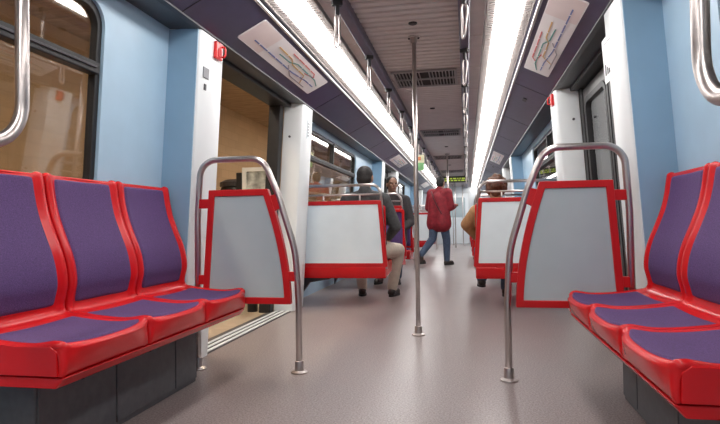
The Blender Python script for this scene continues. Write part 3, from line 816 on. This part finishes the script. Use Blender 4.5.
    o.cone(c+V(-.09, 0, .01), .122*k, c+V(.09, 0, .01), .122*k); o.cone(c+V(-.075, 0, 0), .125*k, pv+V(-.085, 0, .02), .125*k); o.cone(c+V(.075, 0, 0), .125*k, pv+V(.085, 0, .02), .125*k)
    o.cone(sl, .076*k, c+V(-.08, 0, .02), .11*k); o.cone(sr, .076*k, c+V(.08, 0, .02), .11*k)
    o.cone(Vector(J['neck'])+V(0, 0, -.03), .075, c+V(0, 0, .05), .12*k); o.cone(Vector(J['neck'])+V(0, -.015, .02), .066, Vector(J['neck'])+V(0, -.01, -.04), .082)
    for q in 'lr':
        o.cone(Vector(J['neck'])+V(0, 0, -.03), .07, J['shoulder_'+q], .074*k); o.cone(J['shoulder_'+q], .074*k, J['elbow_'+q], .060*k); o.cone(J['elbow_'+q], .060*k, Vector(J['wrist_'+q]), .043*k)
    if coat_len:
        for x in (-.09, 0, .09): o.cone(pv+V(x, 0, .02), .128*k, pv+V(x*1.1, 0, -coat_len), .135*k)
    remesh(o, 'coat', coat, t, .011, 5)
    if hem is not None:
        MB().grid(lambda a, bb: (pv.x+math.cos(a*2*PI)*(.205+.012*bb), pv.y+math.sin(a*2*PI)*(.150+.012*bb), pv.z-.075+.07*bb+.008*math.sin(a*22)), 40, 4).build('shirt_hem', hem, t, smooth=True, solid=(.006, 0))
    # trousers and shoes
    o = MB()
    for q in 'lr':
        hi, kn, an = (Vector(J[n+q]) for n in ('hip_', 'knee_', 'ankle_'))
        o.cone(pv, .118, hi, .103); o.cone(hi, .103, kn, .076); o.cone(kn, .076, an+V(0, 0, .015), .057)
    remesh(o, 'trousers', legs, t, .010, 4)
    for q in 'lr':
        an, to = Vector(J['ankle_'+q]), Vector(J['toe_'+q]); f = (to-an); f.z = 0; f.normalize()
        w = V(-f.y, f.x, 0); rt = Matrix.Rotation(math.atan2(-f.x, f.y), 3, 'Z'); base = to.z-.028
        o = MB(); o.cone(an+V(0, 0, -.01), .044, V(an.x, an.y, base+.045)-f*.03, .043); o.cone(V(an.x, an.y, base+.045)-f*.03, .040, to+V(0, 0, .012), .040); o.cone(to-f*.04+V(0, 0, .01), .042, to+f*.03, .030)
        so = remesh(o, 'shoe', M['shoe'], t, .008, 3)
        s2 = MB()
        L0 = V(an.x, an.y, 0)-f*.075; L1 = V(to.x, to.y, 0)+f*.065; cen = (L0+L1)/2; hl = (L1-L0).length/2
        s2.prism([(cen.x+f.x*hl*math.cos(a)+w.x*.046*math.sin(a), cen.y+f.y*hl*math.cos(a)+w.y*.046*math.sin(a)) for a in [2*PI*i/24 for i in range(24)]], base-.002, base+.018, lambda p, z: (p[0], p[1], z))
        s2.build('sole', M['sole'], so)
    return t

def sitting(h=1.375, spread=.15, elbow=.30, fwd=.50, foot=.55):
    k = h-1.375
    J = dict(pelvis=(0, .02, .545), chest=(0, -.005, .90+k*.6), neck=(0, -.005, 1.105+k), head=(0, .02, 1.258+k), curl=.7)
    for s, L in ((-1, 'l'), (1, 'r')):
        J['shoulder_'+L] = (s*.185, -.005, 1.03+k); J['elbow_'+L] = (s*elbow, .04, .76+k*.6); J['wrist_'+L] = (s*.14, .26, .66+k*.4)
        J['hip_'+L] = (s*.10, .03, .53); J['knee_'+L] = (s*(spread+.02), fwd, .50); J['ankle_'+L] = (s*spread, foot, .085); J['toe_'+L] = (s*(spread+.02), foot+.13, .03)
        J['hand_'+L] = (-s*.35, .9, -.25)
    return J
# man with the grey jacket on the left, back to us
J = sitting(1.385, .15, .29, .50, .56)
J['elbow_r'] = (.295, .06, .77); J['knee_r'] = (.27, .46, .51); J['ankle_r'] = (.19, .54, .085); J['toe_r'] = (.22, .67, .03); J['wrist_r'] = (.20, .26, .66); J['hip_r'] = (.13, .03, .53)
person((-.655, 5.60, 0), 0, 'person with short dark hair, grey jacket and khaki trousers seated with back to camera', J, M['skin_tan'], M['jacket'], M['khaki'], M['hair_dark'], 'short', (-.25, 0), hem=M['shirt'], bulk=1.02)
# person in a tan coat on the right, back to us
J = sitting(1.245, .12, .27, .50, .62)
J['toe_l'] = (-.14, .86, .12); J['ankle_l'] = (-.13, .72, .17)
J['elbow_l'] = (-.285, .05, .78)
person((.635, 5.62, 0), 0, 'person with curly auburn hair in a tan coat seated behind the right white board', J, M['skin_tan'], M['tancoat'], M['jeans'], M['hair_brown'], 'curly', (.2, 0))
# person facing us on the left
J = sitting(1.475, .12, .27, .46, .52)
person((-.69, 7.98, 0), PI, 'person with dark hair in a dark coat seated on the left, facing the camera', J, M['skin_dark'], M['darkcoat'], M['jeans'], M['hair_dark'], 'short', (.45, 0))
# walker in the red coat
J = dict(pelvis=(0, 0, .90), chest=(0, .03, 1.22), neck=(0, .04, 1.42), head=(0, .075, 1.565), curl=.9,
         shoulder_l=(-.19, .03, 1.37), shoulder_r=(.19, .03, 1.37), elbow_l=(-.26, .02, 1.09), elbow_r=(.24, .06, 1.09), wrist_l=(-.20, .22, 1.02), wrist_r=(.17, .26, 1.12),
         hand_l=(.2, .9, .1), hand_r=(-.1, .9, .4),
         hip_l=(-.095, 0, .88), hip_r=(.095, 0, .88), knee_l=(-.11, -.06, .50), knee_r=(.10, .10, .48), ankle_l=(-.12, -.40, .20), ankle_r=(.10, .10, .085), toe_l=(-.12, -.34, .07), toe_r=(.11, .235, .03))
w = person((-.17, 10.75, 0), -math.radians(34), 'person walking in a long crimson coat and blue jeans beside the aisle pole', J, M['skin_tan'], M['redcoat'], M['jeans'], M['hair_dark'], 'short', (.1, 0), coat_len=.12, bulk=1.18)
MB().tube([(-.10, -.085, 1.40), (-.03, -.125, 1.28), (.06, -.135, 1.12), (.15, -.125, .98), (.19, -.03, .92)], .014, 8).build('bag_strap', M['strapcloth'], w, smooth=True)

# ------------------------------------------------------------------ station on the left, tunnel on the right
struct(MB().box(-5.2, -1.40, -14, 36, -.16, -.04).build('floor_platform', M['platfloor']), 'tan stone platform outside the left doors')
struct(MB().box(-5.3, -5.2, -14, 36, -.1, 4.2).build('wall_platform', M['tile']), 'tan station wall beyond the platform')
struct(MB().box(-5.2, -1.6, -14, 36, 3.6, 3.7).build('ceiling_platform', M['platceil']), 'brown station ceiling over the platform')
struct(MB().box(2.5, 2.6, -14, 36, -.6, 4).build('wall_tunnel', M['tunnel']), 'dark tunnel wall outside the right windows')
struct(MB().box(1.45, 2.5, -14, 36, -.7, -.6).build('floor_tunnel', M['tunnel']), 'dark track bed outside the right wall')
for i, y in enumerate((-6, -1, 4, 9, 14, 19, 24)):  # glowing lamps added out of view to brighten the platform and station wall
    t = thing('fill_lamp', f'added fill lamp over the platform, number {order[i]} along', 'light', (-2.2, y, 3.58), 0, 'added fill lamps over the platform')
    t['label'] = 'added warm fill lamp under the station ceiling, out of view'
    MB().box(-.10, .10, -.9, .9, -.03, .02).build('lamp_body', M['alu'], t)
    MB().box(-.08, .08, -.87, .87, -.042, -.03).build('lamp_tube', STL if 'STL' in globals() else M.setdefault('stl', emit('fill_lamp_glow', (1, .84, .64), 95.0)), t)
t = thing('poster_stand', 'white framed poster stand on the platform seen through the left doorway', 'poster stand', (-2.16, 6.6, -.04), 0)
fr = MB(); ring_prism(fr, rrect(-.22, .22, .55, 1.56, .01), rrect(-.17, .17, .60, 1.51, .01), -.05, .05, lambda p, q: (p[0], q, p[1])); fr.build('stand_frame', M['kiosk_white'], t)
MB().prism(rrect(-.18, .18, .59, 1.52, .01), -.03, .03, lambda p, q: (p[0], q, p[1])).build('poster', M['poster'], t)
MB().box(-.30, -.225, -.05, .15, 0, 1.50).build('stand_post', M['black'], t, bevel=.01)
MB().box(-.20, .20, -.04, .04, 0, .55).build('stand_base', M['black'], t, bevel=.01)
t = thing('platform_bin', 'dark bin on the platform low in the left doorway', 'bin', (-2.9, 7.6, -.04), 0)
MB().lathe([(.19, 0), (.21, .04), (.23, 1.36), (.20, 1.42), (.19, 1.36), (.17, .06)], (0, 0, 0), 24).build('bin_body', M['black'], t, smooth=False, bevel=.004)
MB().lathe([(.24, 1.40), (.24, 1.46), (.16, 1.50), (.12, 1.50)], (0, 0, 0), 24).build('bin_rim', M['darkmetal'], t)
t = thing('platform_bollard', 'short dark post on the platform just outside the left doorway', 'bollard', (-1.72, 5.2, -.04), 0)
MB().lathe([(.05, 0), (.05, .30), (.045, .33), (.02, .345)], (0, 0, 0), 18).build('bollard_post', M['black'], t)

# ------------------------------------------------------------------ world, camera, colour
w = bpy.data.worlds.new('world'); SC.world = w; w.use_nodes = True
w.node_tree.nodes['Background'].inputs[0].default_value = (.05, .042, .035, 1); w.node_tree.nodes['Background'].inputs[1].default_value = .5
cam = bpy.data.cameras.new('camera'); co = bpy.data.objects.new('camera', cam); COL.objects.link(co)
cam.sensor_width = 36; cam.lens = 560/720*36; cam.clip_start = .02; cam.clip_end = 200
a_, p_, r_ = .18848, .02142, .014           # turned left, tipped up a little, and rolled a little
co.matrix_world = Matrix.Translation((.355, 0, .80)) @ Matrix.Rotation(a_, 4, 'Z') @ Matrix.Rotation(PI/2+p_, 4, 'X') @ Matrix.Rotation(-r_, 4, 'Z')
SC.camera = co
vs = SC.view_settings; vs.view_transform = 'Standard'; vs.look = 'None'; vs.gamma = 1; vs.exposure = 0; vs.use_curve_mapping = False
